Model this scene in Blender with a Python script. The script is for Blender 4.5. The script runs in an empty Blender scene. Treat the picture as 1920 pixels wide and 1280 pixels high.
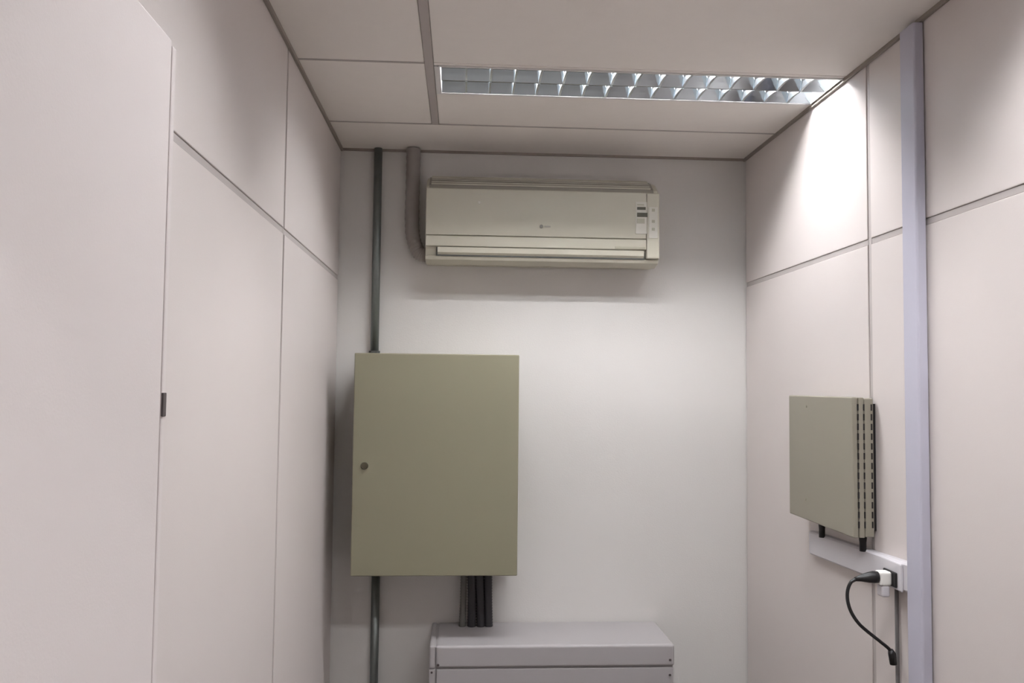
import bpy, bmesh, math, random
from mathutils import Vector, Matrix

random.seed(4)
scene = bpy.context.scene
col = scene.collection

# ------------------------------------------------------------------ camera
F_PX, YAW, PITCH, ROLL = 1580.0, 0.05864, 0.05225, 0.01058
CAM_Z = 1.6576
fw = Vector((math.sin(YAW)*math.cos(PITCH), math.cos(YAW)*math.cos(PITCH), math.sin(PITCH)))
r0 = Vector((math.cos(YAW), -math.sin(YAW), 0))
u0 = r0.cross(fw)
rt = math.cos(ROLL)*r0 + math.sin(ROLL)*u0
up = -math.sin(ROLL)*r0 + math.cos(ROLL)*u0
cam_data = bpy.data.cameras.new('camera')
cam = bpy.data.objects.new('camera', cam_data)
col.objects.link(cam)
cam_data.sensor_width = 36.0
cam_data.lens = F_PX*36.0/1920.0
cam_data.clip_start = 0.02
m = Matrix(((rt.x, up.x, -fw.x, 0), (rt.y, up.y, -fw.y, 0), (rt.z, up.z, -fw.z, CAM_Z), (0, 0, 0, 1)))
cam.matrix_world = m
scene.camera = cam

# ------------------------------------------------------------------ world, exposure
world = bpy.data.worlds.new('world')
scene.world = world
world.use_nodes = True
bg = world.node_tree.nodes['Background']
bg.inputs['Color'].default_value = (0.9, 0.92, 1.0, 1)
bg.inputs['Strength'].default_value = 0.05
scene.view_settings.view_transform = 'Standard'
scene.view_settings.look = 'None'
scene.view_settings.gamma = 1.0
scene.view_settings.use_curve_mapping = False
scene.view_settings.exposure = 0.0
TUBE_STRENGTH = 128.0          # the fluorescent tubes of the ceiling luminaires

# ------------------------------------------------------------------ dimensions (metres)
XL, XR = -0.5355, 1.2422       # faces of the side walls
YB, YR = 3.63, -1.30           # back wall, wall behind the camera
ZC = 2.6724                    # ceiling
ZR = 2.11                      # rail on the partition walls

# ------------------------------------------------------------------ materials
def mat(name, color, rough=0.5, metal=0.0, var=0.03, scale=8.0, bump=0.0, bump_scale=120.0, spec=0.4, emit=None):
    mt = bpy.data.materials.new(name)
    mt.use_nodes = True
    nt = mt.node_tree
    b = nt.nodes['Principled BSDF']
    b.inputs['Roughness'].default_value = rough
    b.inputs['Metallic'].default_value = metal
    b.inputs['Specular IOR Level'].default_value = spec
    tc = nt.nodes.new('ShaderNodeTexCoord')
    n = nt.nodes.new('ShaderNodeTexNoise')
    n.inputs['Scale'].default_value = scale
    n.inputs['Detail'].default_value = 4
    nt.links.new(tc.outputs['Object'], n.inputs['Vector'])
    mx = nt.nodes.new('ShaderNodeMix')
    mx.data_type = 'RGBA'
    mx.inputs['A'].default_value = tuple(c*(1-var) for c in color)+(1,)
    mx.inputs['B'].default_value = tuple(min(1, c*(1+var)) for c in color)+(1,)
    nt.links.new(n.outputs['Fac'], mx.inputs['Factor'])
    nt.links.new(mx.outputs['Result'], b.inputs['Base Color'])
    if bump:
        n2 = nt.nodes.new('ShaderNodeTexNoise')
        n2.inputs['Scale'].default_value = bump_scale
        n2.inputs['Detail'].default_value = 3
        nt.links.new(tc.outputs['Object'], n2.inputs['Vector'])
        bp = nt.nodes.new('ShaderNodeBump')
        bp.inputs['Strength'].default_value = bump
        bp.inputs['Distance'].default_value = 0.002
        nt.links.new(n2.outputs['Fac'], bp.inputs['Height'])
        nt.links.new(bp.outputs['Normal'], b.inputs['Normal'])
    if emit:
        b.inputs['Emission Color'].default_value = tuple(emit[0])+(1,)
        b.inputs['Emission Strength'].default_value = emit[1]
    return mt

M = {
    'panel': mat('partition_laminate', (0.67, 0.615, 0.595), 0.45, var=0.02, scale=5, bump=0.08, bump_scale=300),
    'door': mat('door_laminate', (0.695, 0.64, 0.63), 0.42, var=0.02, scale=5, bump=0.08, bump_scale=300),
    'profile': mat('partition_profile', (0.47, 0.43, 0.415), 0.45, var=0.02),
    'paint': mat('wall_paint', (0.665, 0.645, 0.625), 0.65, var=0.025, scale=3, bump=0.2, bump_scale=160),
    'tile': mat('ceiling_tile', (0.86, 0.815, 0.775), 0.8, var=0.02, scale=20, bump=0.15, bump_scale=260),
    'tee': mat('ceiling_tee', (0.44, 0.40, 0.385), 0.55, var=0.02),
    'angle': mat('ceiling_angle', (0.30, 0.26, 0.23), 0.6, var=0.03),
    'slab': mat('ceiling_slab', (0.35, 0.34, 0.33), 0.9),
    'floor': mat('floor_vinyl', (0.075, 0.062, 0.047), 0.45, var=0.06, scale=12),  # unseen floor; dark warm colour chosen to cut and tint bounced light
    'white_enamel': mat('white_enamel', (0.72, 0.71, 0.70), 0.35, var=0.01),
    'alu': mat('mirror_aluminium', (0.46, 0.505, 0.535), 0.08, metal=1.0, var=0.03, scale=30),
    'blade': mat('satin_aluminium', (0.66, 0.70, 0.73), 0.30, metal=1.0, var=0.03, scale=30),
    'tube': mat('fluorescent_glass', (0.9, 0.9, 0.9), 0.3, emit=((0.985, 0.975, 0.985), TUBE_STRENGTH)),
    'cap': mat('lamp_cap_metal', (0.7, 0.7, 0.68), 0.3, metal=1.0),
    'ac': mat('ac_plastic', (0.53, 0.505, 0.42), 0.35, var=0.01),
    'ac_dark': mat('ac_slot', (0.05, 0.05, 0.045), 0.6),
    'ac_grille': mat('ac_grille_plastic', (0.30, 0.28, 0.24), 0.5),
    'mark': mat('grey_print', (0.10, 0.09, 0.075), 0.5),
    'sticker': mat('sticker_paper', (0.62, 0.60, 0.54), 0.5),
    'sticker_dark': mat('sticker_dark_print', (0.055, 0.05, 0.03), 0.5),
    'sticker_mid': mat('sticker_grey_print', (0.40, 0.38, 0.30), 0.5),
    'khaki': mat('grey_green_enamel', (0.237, 0.219, 0.152), 0.42, var=0.015, scale=3, bump=0.06, bump_scale=400),
    'lock': mat('lock_metal', (0.10, 0.09, 0.06), 0.4, metal=0.5),
    'galv': mat('galvanised_steel', (0.20, 0.22, 0.215), 0.38, metal=0.75, var=0.12, scale=40),
    'galv_dark': mat('locknut_steel', (0.10, 0.105, 0.10), 0.5, metal=0.6),
    'wrap': mat('white_vinyl_tape', (0.27, 0.24, 0.225), 0.5, var=0.05, scale=30),
    'black': mat('black_rubber', (0.012, 0.011, 0.012), 0.45),
    'flex': mat('dark_flexible_pvc', (0.03, 0.028, 0.032), 0.5),
    'flex_grey': mat('grey_flexible_pvc', (0.12, 0.115, 0.105), 0.5),
    'box_white': mat('light_grey_enamel', (0.375, 0.355, 0.36), 0.4, var=0.015),
    'screw': mat('dark_screw', (0.10, 0.085, 0.085), 0.4, metal=0.6),
    'device': mat('grey_beige_plastic', (0.27, 0.247, 0.198), 0.5, var=0.02, bump=0.1, bump_scale=500),
    'duct': mat('lilac_grey_pvc', (0.50, 0.49, 0.575), 0.4, var=0.015),
    'duct_white': mat('white_pvc', (0.62, 0.60, 0.63), 0.4, var=0.015),
    'plug_white': mat('white_plug_plastic', (0.85, 0.84, 0.80), 0.35),
    'cable_grey': mat('grey_cable_sheath', (0.16, 0.15, 0.15), 0.5),
}

# ------------------------------------------------------------------ helpers
def add_box(bm, x0, x1, y0, y1, z0, z1):
    v = [bm.verts.new((x, y, z)) for x in (x0, x1) for y in (y0, y1) for z in (z0, z1)]
    for f in ((0, 1, 3, 2), (4, 6, 7, 5), (0, 4, 5, 1), (2, 3, 7, 6), (0, 2, 6, 4), (1, 5, 7, 3)):
        bm.faces.new([v[i] for i in f])
    return v

def link(name, bm, material, parent=None, bevel=0.0, seg=2, smooth=False, loc=(0, 0, 0)):
    bmesh.ops.recalc_face_normals(bm, faces=bm.faces)
    me = bpy.data.meshes.new(name)
    if smooth:
        for f in bm.faces:
            f.smooth = True
    bm.to_mesh(me)
    bm.free()
    me.materials.append(M[material])
    o = bpy.data.objects.new(name, me)
    col.objects.link(o)
    o.location = loc
    if parent:
        o.parent = parent
    if bevel:
        md = o.modifiers.new('bevel', 'BEVEL')
        md.width = bevel
        md.segments = seg
        md.limit_method = 'ANGLE'
        md.angle_limit = math.radians(40)
    return o

def box(name, b, material, parent=None, bevel=0.0, seg=2):
    """box b = x0,x1,y0,y1,z0,z1 in world space (parents sit at known places, so offset)"""
    bm = bmesh.new()
    off = Vector((0, 0, 0)) if parent is None else world_loc(parent)
    add_box(bm, b[0]-off.x, b[1]-off.x, b[2]-off.y, b[3]-off.y, b[4]-off.z, b[5]-off.z)
    return link(name, bm, material, parent, bevel, seg)

def world_loc(o):
    v = Vector(o.location)
    while o.parent:
        o = o.parent
        v += Vector(o.location)
    return v

def prism(name, pts, axis, a0, a1, material, parent=None, bevel=0.0, seg=2, smooth=False):
    """extrude a closed outline along an axis; pts are world coords of the two other axes"""
    bm = bmesh.new()
    off = Vector((0, 0, 0)) if parent is None else world_loc(parent)
    def mk(p, a):
        if axis == 'X': c = (a, p[0], p[1])
        elif axis == 'Y': c = (p[0], a, p[1])
        else: c = (p[0], p[1], a)
        return bm.verts.new(Vector(c)-off)
    A = [mk(p, a0) for p in pts]
    B = [mk(p, a1) for p in pts]
    n = len(pts)
    bm.faces.new(A)
    bm.faces.new(B[::-1])
    for i in range(n):
        bm.faces.new((A[i], A[(i+1) % n], B[(i+1) % n], B[i]))
    return link(name, bm, material, parent, bevel, seg, smooth)

def tube(name, pts, radii, material, parent=None, seg=16, smooth=True):
    bm = bmesh.new()
    off = Vector((0, 0, 0)) if parent is None else world_loc(parent)
    P = [Vector(p)-off for p in pts]
    if not hasattr(radii, '__len__'):
        radii = [radii]*len(P)
    rings = []
    ref = None
    for i, p in enumerate(P):
        t = (P[min(i+1, len(P)-1)]-P[max(i-1, 0)]).normalized()
        if ref is None:
            ref = Vector((1, 0, 0)) if abs(t.x) < 0.8 else Vector((0, 1, 0))
        n = (ref-t*ref.dot(t)).normalized()
        ref = n
        b = t.cross(n)
        rings.append([bm.verts.new(p+radii[i]*(math.cos(2*math.pi*k/seg)*n+math.sin(2*math.pi*k/seg)*b)) for k in range(seg)])
    for a, b in zip(rings[:-1], rings[1:]):
        for k in range(seg):
            f = bm.faces.new((a[k], a[(k+1) % seg], b[(k+1) % seg], b[k]))
            f.smooth = smooth
    bm.faces.new(rings[0][::-1])
    bm.faces.new(rings[-1])
    return link(name, bm, material, parent)

def spline(ctrl, n=8):
    P = [Vector(c) for c in ctrl]
    P = [P[0]*2-P[1]]+P+[P[-1]*2-P[-2]]
    out = []
    for i in range(1, len(P)-2):
        for k in range(n):
            t = k/n
            out.append(0.5*((2*P[i])+(-P[i-1]+P[i+1])*t+(2*P[i-1]-5*P[i]+4*P[i+1]-P[i+2])*t*t+(-P[i-1]+3*P[i]-3*P[i+1]+P[i+2])*t**3))
    out.append(P[-2])
    return out

def empty(name, loc):
    o = bpy.data.objects.new(name, None)
    o.empty_display_size = 0.1
    col.objects.link(o)
    o.location = loc
    return o

def tag(o, label, cat, group=None):
    o['label'] = label
    o['category'] = cat
    if group:
        o['group'] = group
    return o

def struct(o, label=None, cat=None):
    o['kind'] = 'structure'
    if label: o['label'] = label
    if cat: o['category'] = cat
    return o

# ------------------------------------------------------------------ the room
struct(box('floor', (XL-0.05, XR+0.05, YR-0.1, YB+0.1, -0.05, 0.0), 'floor'),
       'plain dark brown vinyl floor of the narrow room', 'floor')
struct(box('wall_back', (XL-0.05, XR+0.05, YB, YB+0.10, 0.0, ZC+0.16), 'paint'),
       'plain off-white painted end wall carrying the air conditioner', 'wall')
struct(box('wall_rear', (XL-0.05, XR+0.05, YR-0.10, YR, 0.0, ZC+0.16), 'paint'),
       'plain off-white wall opposite the air conditioner', 'wall')

def partition(name, side, seams, label):
    face = XL if side < 0 else XR
    s = -1 if side < 0 else 1                         # outward direction
    def xs(a, b):
        v = sorted((face+s*a, face+s*b))
        return v[0], v[1]
    w = box(name, xs(0.016, 0.06)+(YR, YB, 0.0, ZC+0.16), 'profile')
    struct(w, label, 'wall')
    edges = [YB-0.006]+seams+[YR]
    half = 0.011
    for i in range(len(edges)-1):
        y1 = edges[i]-(half if i else 0)
        y0 = edges[i+1]+(half if i < len(edges)-2 else 0)
        box('panel', xs(0.0, 0.016)+(y0, y1, 0.0, ZR-0.0095), 'panel', w, 0.002)
        box('panel', xs(0.0, 0.016)+(y0, y1, ZR+0.0095, ZC+0.02), 'panel', w, 0.002)
        # horizontal rail of this bay: flat bar with a lower lip
        r = box('rail', xs(0.003, 0.016)+(y0, y1, ZR-0.0085, ZR+0.0085), 'profile', w, 0.001)
    for y in seams:
        box('joint_profile', xs(0.003, 0.016)+(y-half+0.002, y+half-0.002, 0.0, ZC+0.02), 'profile', w, 0.001)
    return w

partition('wall_left', -1, [2.525, 1.36, 0.2, -0.96], 'off-white partition wall of laminate panels beside the open door')
partition('wall_right', 1, [2.499, 1.37, 0.24, -0.89], 'off-white partition wall of laminate panels behind the vertical duct')

# ceiling: slab above, tiles, runner and cross tees below
slab = struct(box('ceiling', (XL-0.05, XR+0.05, YR-0.1, YB+0.1, ZC+0.16, ZC+0.22), 'slab'),
              'suspended ceiling of plain off-white tiles with grey runner', 'ceiling')
RX0, RX1 = -0.132, -0.103                               # the wide runner along the room
rows = [YB, 3.25, 2.625, 1.9, 1.25, 0.625, 0.0, -0.625, YR]
LUM_Y = {1: (2.647, 2.888), 3: (1.262, 1.503), 6: (-0.613, -0.372)}
for i in range(len(rows)-1):
    y1, y0 = rows[i], rows[i+1]
    a = y0+(0.004 if i < len(rows)-2 else 0)
    b = y1-(0.004 if i else 0)
    if i == 0:
        box('ceiling_tile', (XL, XR, a, b, ZC, ZC+0.015), 'tile', slab, 0.0015)
        continue
    box('ceiling_tile', (XL, RX0, a, b, ZC, ZC+0.015), 'tile', slab, 0.0015)
    if i in LUM_Y:
        box('ceiling_tile', (RX1, XR, LUM_Y[i][1]+0.004, b, ZC, ZC+0.015), 'tile', slab, 0.0015)
        box('ceiling_tile', (RX1, XR, y0, LUM_Y[i][0]-0.002, ZC, ZC+0.015), 'tile', slab, 0.0015)
    else:
        box('ceiling_tile', (RX1, XR, a, b, ZC, ZC+0.015), 'tile', slab, 0.0015)
box('runner', (RX0+0.001, RX1-0.001, YR, 3.252, ZC-0.003, ZC+0.02), 'tee', slab, 0.001)
for y in rows[1:-1]:
    box('cross_tee', (XL, RX0, y-0.0055, y+0.0055, ZC-0.0015, ZC+0.02), 'tee', slab)
    if abs(y-2.625) > 0.1 and abs(y-1.25) > 0.1 and abs(y+0.625) > 0.1:
        box('cross_tee', (RX1, XR, y-0.0055, y+0.0055, ZC-0.0015, ZC+0.02), 'tee', slab)
# perimeter wall angle
def angle(n, b):
    o = box('trim_%d' % n, b, 'angle', None, 0.001)
    struct(o, 'dark taupe metal angle where ceiling meets the wall', 'trim')
angle(1, (XL, XL+0.010, YR, YB, ZC-0.012, ZC+0.004))
angle(2, (XR-0.010, XR, YR, YB, ZC-0.012, ZC+0.004))
angle(3, (XL+0.010, XR-0.010, YB-0.010, YB, ZC-0.010, ZC+0.004))

# doorway at the mouth of the room with its leaf swung in against the left wall
d1 = empty('door_1', (XL, 0.30, 0.0))
struct(d1, 'off-white door leaf standing open along the left partition wall', 'door')
LX = -0.400                                             # room-side face of the leaf
box('jamb', (XL, LX-0.002, 0.27, 0.315, 0.0, ZC-0.013), 'profile', d1, 0.002)
box('jamb', (XR-0.04, XR, 0.27, 0.315, 0.0, ZC-0.013), 'profile', d1, 0.002)
box('transom', (LX-0.002, XR-0.04, 0.275, 0.31, 2.15, ZC-0.013), 'panel', d1, 0.002)
leaf = box('leaf', (LX-0.035, LX, 0.325, 1.150, 0.01, 2.122), 'door', d1, 0.0025)
box('core', (LX-0.030, LX-0.014, 1.148, 1.161, 0.012, 2.119), 'profile', d1)
box('edge_strip', (LX-0.034, LX-0.002, 1.159, 1.175, 0.012, 2.119), 'door', d1, 0.003)
box('latch_plate', (LX-0.008, LX, 1.160, 1.1725, 1.611, 1.643), 'screw', d1, 0.001)
for z in (0.22, 1.06, 1.90):
    tube('hinge', [(LX-0.008, 0.319, z-0.045), (LX-0.008, 0.319, z+0.045)], 0.008, 'galv', d1, 10)

# ------------------------------------------------------------------ ceiling luminaires
def luminaire(y0, y1, label):
    x0, x1 = RX1+0.016, XR-0.014
    root = empty('ceiling_luminaire', (x0, (y0+y1)/2, ZC))
    tag(root, label, 'light fixture')
    zt = ZC+0.105
    # housing: open-bottomed tray with a thin flange
    bm = bmesh.new()
    off = world_loc(root)
    def bb(*b):
        add_box(bm, b[0]-off.x, b[1]-off.x, b[2]-off.y, b[3]-off.y, b[4]-off.z, b[5]-off.z)
    bb(x0, x1, y0, y1, zt, zt+0.004)
    bb(x0, x1, y0, y0+0.003, ZC-0.003, zt)
    bb(x0, x1, y1-0.003, y1, ZC-0.003, zt)
    bb(x0, x0+0.003, y0+0.003, y1-0.003, ZC-0.003, zt)
    bb(x1-0.003, x1, y0+0.003, y1-0.003, ZC-0.003, zt)
    bb(x0-0.006, x1+0.006, y0-0.006, y0, ZC-0.004, ZC-0.0005)
    bb(x0-0.006, x1+0.006, y1, y1+0.008, ZC-0.004, ZC-0.0005)
    bb(x0-0.0155, x0, y0-0.006, y1+0.008, ZC-0.004, ZC-0.0005)
    link('housing', bm, 'white_enamel', root)
    ym = (y0+y1)/2
    troughs = [(y0+0.004, ym-0.003), (ym+0.003, y1-0.004)]
    zb, ztop = ZC-0.002, ZC+0.072
    n = 16
    pitch = (x1-x0-0.012)/n
    for (a, b) in troughs:
        c, h = (a+b)/2, (b-a)/2
        prof = []
        for k in range(-8, 9):
            t = k/8.0                                   # parabola, lamp near its focus
            prof.append((c+h*t, zb+0.080*(1-t*t)))
        outer = [(p[0]+(0.0006 if p[0] > c else -0.0006), p[1]+0.001) for p in prof]
        prism('reflector', prof+outer[::-1], 'X', x0+0.004, x1-0.004, 'alu', root)
        # lamp and its end caps
        lz = ZC+0.047
        lamp = tube('fluorescent_tube', [(x0+0.03, c, lz), (x1-0.03, c, lz)], 0.013, 'tube', root, 16)
        for (xa, xb) in ((x0+0.006, x0+0.03), (x1-0.03, x1-0.006)):
            tube('end_cap', [(xa, c, lz), (xb, c, lz)], 0.0135, 'cap', lamp, 12)
        # cross blades (one mesh, shared); notched below the lamp
        first = None
        for k in range(1, n):
            xk = x0+0.006+k*pitch
            if first is None:
                bm = bmesh.new()
                pts = []
                zh = 0.025
                for q in (-1.0, -0.9, -0.55, 0.0, 0.55, 0.9, 1.0):
                    pts.append((q*(h-0.001), -0.002+0.004*(1-q*q)))
                topw = h*0.66
                pts += [(topw, zh+0.002), (0.4*h, zh), (0.0, zh-0.002), (-0.4*h, zh), (-topw, zh+0.002)]
                A = [bm.verts.new((-0.0035, p[0], p[1])) if i < 7 else bm.verts.new((-0.0008, p[0], p[1])) for i, p in enumerate(pts)]
                B = [bm.verts.new((0.0035, p[0], p[1])) if i < 7 else bm.verts.new((0.0008, p[0], p[1])) for i, p in enumerate(pts)]
                bm.faces.new(A)
                bm.faces.new(B[::-1])
                for i in range(len(pts)):
                    j = (i+1) % len(pts)
                    bm.faces.new((A[i], A[j], B[j], B[i]))
                first = link('louver_blade', bm, 'blade', root)
                o = first
            else:
                o = first.copy()
                col.objects.link(o)
                o.parent = root
            o.location = (xk-off.x, c-off.y, 0)
    box('centre_ridge', (x0+0.004, x1-0.004, ym-0.003, ym+0.003, zb, zb+0.03), 'alu', root)
    return root

luminaire(*LUM_Y[1], 'recessed ceiling light with mirrored louvers above the air conditioner')
luminaire(*LUM_Y[3], 'recessed ceiling light with mirrored louvers between door and vertical duct')
luminaire(*LUM_Y[6], 'added unseen ceiling light with mirrored louvers outside the doorway')  # added out of view to brighten the door leaf and near walls

# ------------------------------------------------------------------ split air conditioner
ax0, ax1 = -0.158, 0.811
ac = empty('air_conditioner', ((ax0+ax1)/2, YB, 2.16))
tag(ac, 'cream wall-mounted split air conditioner above the metal wall cabinet', 'air conditioner')
yf = 3.43
body_prof = [(YB, 2.17), (YB, 2.535), (3.565, 2.535), (3.51, 2.515), (3.462, 2.478), (3.452, 2.462),
             (3.446, 2.26), (3.452, 2.215), (3.470, 2.183), (3.51, 2.165)]
prism('body', body_prof, 'X', ax0, ax1, 'ac', ac, 0.004)
# front panel: gently bowed sheet
pan = []
for k in range(9):
    t = k/8
    z = 2.272+(2.464-2.272)*t
    pan.append((3.432+0.004*(2*t-1)**2, z))
pan += [(3.456, 2.466), (3.448, 2.272)]
fp = prism('front_panel', pan, 'X', ax0+0.001, ax1-0.055, 'ac', ac, 0.002)
prism('end_cover', [(3.434, 2.19), (3.434, 2.464), (3.456, 2.466), (3.456, 2.188)], 'X', ax1-0.053, ax1, 'ac', ac, 0.004)
# top intake grille on the sloping shoulder
gr = prism('intake_grille', [(3.457, 2.470), (3.462, 2.482), (3.51, 2.520), (3.565, 2.540), (3.565, 2.536), (3.512, 2.512)], 'X',
           ax0+0.012, ax1-0.02, 'ac_grille', ac)
for k in range(5):
    y = 3.468+k*0.017
    z = 2.487+k*0.0115
    box('grille_bar', (ax0+0.02, ax1-0.03, y, y+0.004, z, z+0.006), 'ac', gr)
# lower apron with display strip and swing vane
prism('apron', [(3.434, 2.226), (3.434, 2.268), (3.448, 2.268), (3.452, 2.222)], 'X', ax0+0.001, ax1-0.055, 'ac', ac, 0.002)
box('display_strip', (0.625, 0.752, 3.4322, 3.436, 2.228, 2.238), 'sticker_mid', ac, 0.001)
box('outlet_slot', (ax0+0.045, ax1-0.060, 3.446, 3.470, 2.186, 2.222), 'ac_dark', ac)
prism('swing_vane', [(3.436, 2.222), (3.437, 2.2), (3.446, 2.191), (3.449, 2.194), (3.441, 2.203), (3.440, 2.222)], 'X',
      ax0+0.050, ax1-0.064, 'ac', ac, 0.001)
prism('chin', [(3.448, 2.186), (3.456, 2.172), (3.52, 2.160), (3.52, 2.170), (3.462, 2.182), (3.456, 2.188)], 'X', ax0, ax1, 'ac', ac, 0.002)
# maker's round mark with a short word beside it (too small to read)
bm = bmesh.new()
bmesh.ops.create_cone(bm, cap_ends=True, segments=20, radius1=0.0075, radius2=0.0075, depth=0.002)
bmesh.ops.rotate(bm, verts=bm.verts, matrix=Matrix.Rotation(math.pi/2, 3, 'X'))
acl = world_loc(ac)
link('badge', bm, 'mark', ac, loc=Vector((0.318, 3.4322, 2.314))-acl)
bm = bmesh.new()
add_box(bm, -0.012, 0.014, -0.0006, 0.0006, -0.003, 0.003)
link('badge_word', bm, 'ac_grille', ac, loc=Vector((0.342, 3.4322, 2.314))-acl)
# energy sticker with two dark bands, pale foot, and a speckled side label
st = box('energy_sticker', (0.711, 0.757, 3.4305, 3.4345, 2.292, 2.425), 'sticker', ac)
box('sticker_band', (0.716, 0.752, 3.4298, 3.4308, 2.392, 2.404), 'sticker_dark', st)
box('sticker_band', (0.716, 0.760, 3.4298, 3.4308, 2.362, 2.380), 'sticker_dark', st)
box('sticker_band', (0.716, 0.745, 3.4298, 3.4308, 2.410, 2.416), 'sticker_mid', st)
box('sticker_band', (0.716, 0.748, 3.4298, 3.4308, 2.335, 2.356), 'sticker_mid', st)
sl = box('side_label', (0.767, 0.803, 3.4315, 3.435, 2.275, 2.405), 'sticker', ac)
for z in (2.392, 2.345, 2.312):
    box('label_print', (0.778, 0.791, 3.4308, 3.432, z-0.006, z+0.006), 'sticker_mid', sl)
box('indicator', (0.056, 0.068, 3.4305, 3.4345, 2.402, 2.414), 'sticker', ac, 0.002)

# wrapped refrigerant pipe dropping from the ceiling to the unit
hp = spline([(-0.222, 3.592, ZC-0.004), (-0.222, 3.592, 2.55), (-0.223, 3.592, 2.40), (-0.220, 3.590, 2.30),
             (-0.200, 3.588, 2.235), (-0.182, 3.586, 2.212), (-0.1605, 3.585, 2.209)], 14)
hose = tube('refrigerant_pipe', hp, [0.030+0.0012*math.sin(i*1.6) for i in range(len(hp))], 'wrap', None, 18)
tag(hose, 'taped refrigerant pipe bending from the ceiling into the air conditioner', 'pipe')

# ------------------------------------------------------------------ metal wall cabinet
cx0, cx1, cz0, cz1 = -0.4215, 0.2255, 0.915, 1.7795
CYF = 3.33                                              # plane of its door
cab = empty('wall_cabinet', ((cx0+cx1)/2, YB, cz0))
tag(cab, 'large grey-green metal cabinet mounted on the end wall', 'cabinet')
box('body', (cx0+0.006, cx1-0.006, CYF+0.022, YB, cz0+0.005, cz1-0.005), 'khaki', cab, 0.003)
cd = box('door', (cx0, cx1, CYF, CYF+0.0205, cz0, cz1), 'khaki', cab, 0.004, 3)
bm = bmesh.new()
bmesh.ops.create_cone(bm, cap_ends=True, segments=20, radius1=0.015, radius2=0.012, depth=0.008)
bmesh.ops.rotate(bm, verts=bm.verts, matrix=Matrix.Rotation(math.pi/2, 3, 'X'))
lk = link('lock', bm, 'lock', cd)
lk.location = Vector((-0.375, CYF-0.003, 1.340))-world_loc(cd)
for z in (1.05, 1.62):
    tube('hinge', [(cx1-0.006, CYF+0.0235, z-0.03), (cx1-0.006, CYF+0.0235, z+0.03)], 0.004, 'khaki', cab, 10)

# steel conduits above and below the cabinet
def conduit(x, z0, z1, label, nut):
    root = empty('steel_conduit', (x, 3.608, z0))
    tag(root, label, 'conduit', None)
    tube('pipe', [(x, 3.608, z0), (x, 3.608, z1)], 0.0175, 'galv', root, 24)
    zn = z0+0.016 if nut == 'bottom' else z1-0.014
    tube('locknut', [(x, 3.604, zn-0.009), (x, 3.604, zn+0.009)], 0.0235, 'galv_dark', root, 6, smooth=False)
conduit(-0.373, cz1-0.006, ZC-0.002, 'galvanised conduit running from cabinet top up to the ceiling', 'bottom')
conduit(-0.350, 0.0, cz0+0.006, 'galvanised conduit running from cabinet underside down to the floor', 'top')

# dark flexible conduits between the cabinet and the low box
FLEX = ((0.014, 0.014, 'flex_grey', 'slim grey flexible conduit between wall cabinet and low cabinet'),
        (0.050, 0.019, 'flex', 'black flexible conduit beside the slim grey one under the wall cabinet'),
        (0.088, 0.019, 'flex', 'middle one of three black flexible conduits under the wall cabinet'),
        (0.124, 0.018, 'flex', 'black flexible conduit farthest from the slim grey one'))
for i, (x, r, mt_, lb) in enumerate(FLEX):
    nr = 46
    z0, z1 = 0.655, cz0+0.008
    pts = [(x+0.004*math.sin(k/nr*2.5+i), 3.565, z0+(z1-z0)*k/nr) for k in range(nr+1)]
    o = tube('flexible_conduit', pts, [r*(1.0 if k % 2 else 0.90) for k in range(nr+1)], mt_, None, 14)
    tag(o, lb, 'conduit', 'flexible conduits under the wall cabinet')

# ------------------------------------------------------------------ low equipment cabinet
bx0, bx1, byf, bzt = -0.111, 0.842, 3.30, 0.657
low = empty('equipment_cabinet', ((bx0+bx1)/2, YB-0.15, 0.0))
tag(low, 'low light grey metal equipment cabinet standing against the end wall', 'cabinet')
box('body', (bx0+0.004, bx1-0.004, byf+0.012, YB-0.003, 0.0, bzt-0.006), 'box_white', low, 0.003)
box('end_strip', (bx0, bx0+0.022, byf-0.002, YB-0.003, bzt-0.086, bzt+0.001), 'box_white', low, 0.008, 3)
top = box('top_cover', (bx0+0.025, bx1, byf, YB-0.003, bzt-0.084, bzt), 'box_white', low, 0.010, 4)
fpn = box('front_panel', (bx0+0.028, bx1-0.004, byf+0.003, byf+0.014, 0.03, bzt-0.089), 'box_white', low, 0.002)
box('corner_post', (bx0, bx0+0.024, byf+0.001, byf+0.03, 0.0, bzt-0.088), 'box_white', low, 0.003)
for (x, z, p) in ((bx0+0.034, bzt-0.072, top), (bx1-0.018, bzt-0.060, top), (bx0+0.010, bzt-0.100, fpn), (bx1-0.018, bzt-0.118, fpn)):
    bm = bmesh.new()
    bmesh.ops.create_cone(bm, cap_ends=True, segments=12, radius1=0.0055, radius2=0.004, depth=0.004)
    bmesh.ops.rotate(bm, verts=bm.verts, matrix=Matrix.Rotation(math.pi/2, 3, 'X'))
    o = link('screw', bm, 'screw', p)
    o.location = Vector((x, byf-0.001 if p is top else byf+0.002, z))-world_loc(p)

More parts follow.
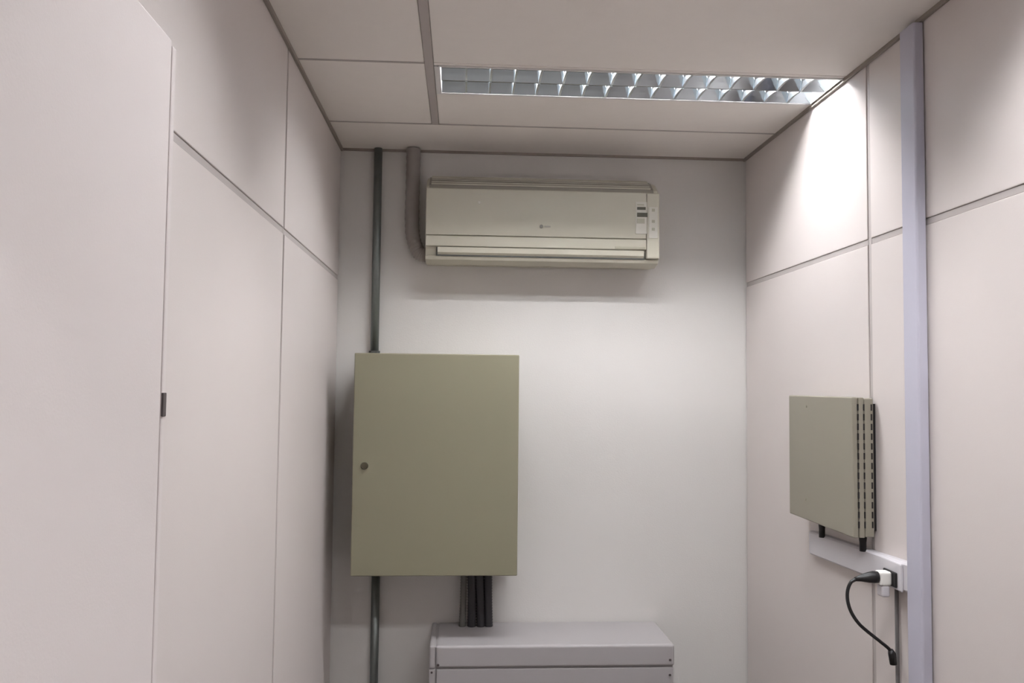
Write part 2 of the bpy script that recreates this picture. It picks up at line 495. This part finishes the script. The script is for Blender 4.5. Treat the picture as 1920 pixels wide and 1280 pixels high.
# ------------------------------------------------------------------ vertical duct on the right wall
dy0, dy1, dp = 2.176, 2.252, 0.030
duct = empty('vertical_duct', (XR, (dy0+dy1)/2, 0.0))
tag(duct, 'lilac-grey vertical cable duct running from floor to ceiling', 'cable duct')
box('base', (XR-0.006, XR, dy0+0.007, dy1-0.007, 0.0, ZC-0.014), 'galv_dark', duct)  # dark strip painted in for the shadow line between cover and wall
prof = [(XR-0.004, dy0), (XR-dp+0.006, dy0)]
for k in range(5):
    a = k/4*math.pi/2
    prof.append((XR-dp+0.006-0.006*math.sin(a), dy0+0.006-0.006*math.cos(a)))
for k in range(5):
    a = k/4*math.pi/2
    prof.append((XR-dp+0.006-0.006*math.cos(a), dy1-0.006+0.006*math.sin(a)))
prof += [(XR-0.004, dy1)]
prism('cover', prof, 'Z', 0.0, ZC-0.016, 'duct', duct)

# horizontal trunking (slightly out of level) from the duct to under the exchange box
tr = empty('wall_trunking', (XR, 2.25, 1.145))
tag(tr, 'short white horizontal trunking under the wall-mounted telephone box', 'cable duct')
ty0, ty1 = 2.246, 2.918
def tz(y):
    return 1.186-(y-ty0)*0.036
bm = bmesh.new()
tl = world_loc(tr)
sec = [(0.0, -0.080), (0.022, -0.080), (0.027, -0.074), (0.027, -0.006), (0.022, 0.0), (0.0, 0.0)]
stations = [(ty0, 1.0), (ty1-0.02, 1.0), (ty1-0.006, 0.86), (ty1, 0.6)]
rings = [[bm.verts.new((XR-px*sc-tl.x, y-tl.y, tz(y)+pz-tl.z)) for px, pz in sec] for y, sc in stations]
for a, b in zip(rings[:-1], rings[1:]):
    for k in range(len(sec)):
        j = (k+1) % len(sec)
        bm.faces.new((a[k], a[j], b[j], b[k]))
bm.faces.new(rings[0])
bm.faces.new(rings[-1][::-1])
link('channel', bm, 'duct_white', tr, 0.002)
box('socket_plate', (XR-0.034, XR-0.026, 2.272, 2.385, 1.103, 1.180), 'duct_white', tr, 0.004)
box('socket', (XR-0.040, XR-0.033, 2.292, 2.362, 1.110, 1.152), 'black', tr, 0.003)

# plug chain: white adaptor, black plug and cord
ad = empty('plug_adaptor', (XR-0.040, 2.327, 1.134))
tag(ad, 'white plug adaptor pushed into the black socket', 'adaptor')
box('body', (XR-0.073, XR-0.039, 2.310, 2.346, 1.112, 1.150), 'plug_white', ad, 0.006, 3)
box('tail', (XR-0.068, XR-0.044, 2.312, 2.344, 1.080, 1.112), 'duct_white', ad, 0.006, 3)
pc = empty('power_cord', (XR-0.073, 2.327, 1.134))
tag(pc, 'black power cord with plug looping below the white adaptor', 'cord')
tube('plug', [(XR-0.073, 2.327, 1.133), (XR-0.085, 2.327, 1.133), (XR-0.100, 2.327, 1.132), (XR-0.122, 2.327, 1.130), (XR-0.138, 2.327, 1.127)],
     [0.016, 0.0165, 0.0145, 0.009, 0.0055], 'black', pc, 14)
cpts = spline([(XR-0.134, 2.327, 1.1275), (XR-0.150, 2.327, 1.118), (XR-0.159, 2.328, 1.094), (XR-0.158, 2.329, 1.065),
               (XR-0.147, 2.330, 1.034), (XR-0.126, 2.331, 1.004), (XR-0.100, 2.332, 0.981), (XR-0.066, 2.333, 0.955),
               (XR-0.040, 2.334, 0.934), (XR-0.028, 2.335, 0.918)], 8)
tube('cord', cpts, 0.0048, 'black', pc, 10)
tube('connector', [(XR-0.034, 2.335, 0.930), (XR-0.030, 2.335, 0.920), (XR-0.026, 2.335, 0.890)], [0.007, 0.0105, 0.0095], 'black', pc, 12)
gc = tube('hanging_cable', spline([(XR-0.009, 2.345, 1.108), (XR-0.008, 2.347, 0.9), (XR-0.007, 2.348, 0.5), (XR-0.007, 2.348, 0.005)], 6), 0.0055, 'cable_grey', None, 10)
tag(gc, 'thin dark grey cable running down the wall below the socket', 'cable')

# ------------------------------------------------------------------ telephone exchange box on the right wall
ey0, ey1, ez0, ez1 = 2.462, 2.954, 1.216, 1.634
ex = empty('exchange_box', (XR, (ey0+ey1)/2, ez0))
tag(ex, 'grey-beige slotted plastic equipment box hung on the right partition wall', 'equipment box')
box('shadow_gap_plate', (XR-0.012, XR, ey0+0.012, ey1-0.008, ez0+0.02, ez1-0.02), 'black', ex)  # black colour stands in for shade in the gap behind the box
base = box('base', (XR-0.040, XR-0.012, ey0, ey1-0.002, ez0+0.003, ez1-0.003), 'device', ex, 0.003)
mid = box('middle_shell', (XR-0.058, XR-0.0415, ey0, ey1-0.001, ez0+0.001, ez1-0.001), 'device', ex, 0.002)
box('cover', (XR-0.076, XR-0.0595, ey0+0.001, ey1, ez0, ez1), 'device', ex, 0.004, 3)
ns = 13
first = None
for xx, pp in ((XR-0.0415, base), (XR-0.018, base), (XR-0.0595, mid)):
    for k in range(ns):
        z = ez0+0.03+k*(ez1-ez0-0.07)/(ns-1)
        o = box('vent_slot', (xx-0.0022, xx+0.0022, ey0-0.0012, ey0+0.004, z, z+0.019), 'black', pp)
for (yy, zz) in ((2.80, 1.598), (2.81, 1.285)):
    bm = bmesh.new()
    bmesh.ops.create_cone(bm, cap_ends=True, segments=12, radius1=0.005, radius2=0.004, depth=0.003)
    bmesh.ops.rotate(bm, verts=bm.verts, matrix=Matrix.Rotation(math.pi/2, 3, 'Y'))
    o = link('screw', bm, 'device', ex)
    o.location = Vector((XR-0.077, yy, zz))-world_loc(ex)
for yy in (2.79, 2.50):
    tube('cable_gland', [(XR-0.030, yy, tz(yy)-0.006), (XR-0.030, yy, tz(yy)+0.02), (XR-0.030, yy, ez0+0.006)], [0.010, 0.010, 0.013], 'black', ex, 12)
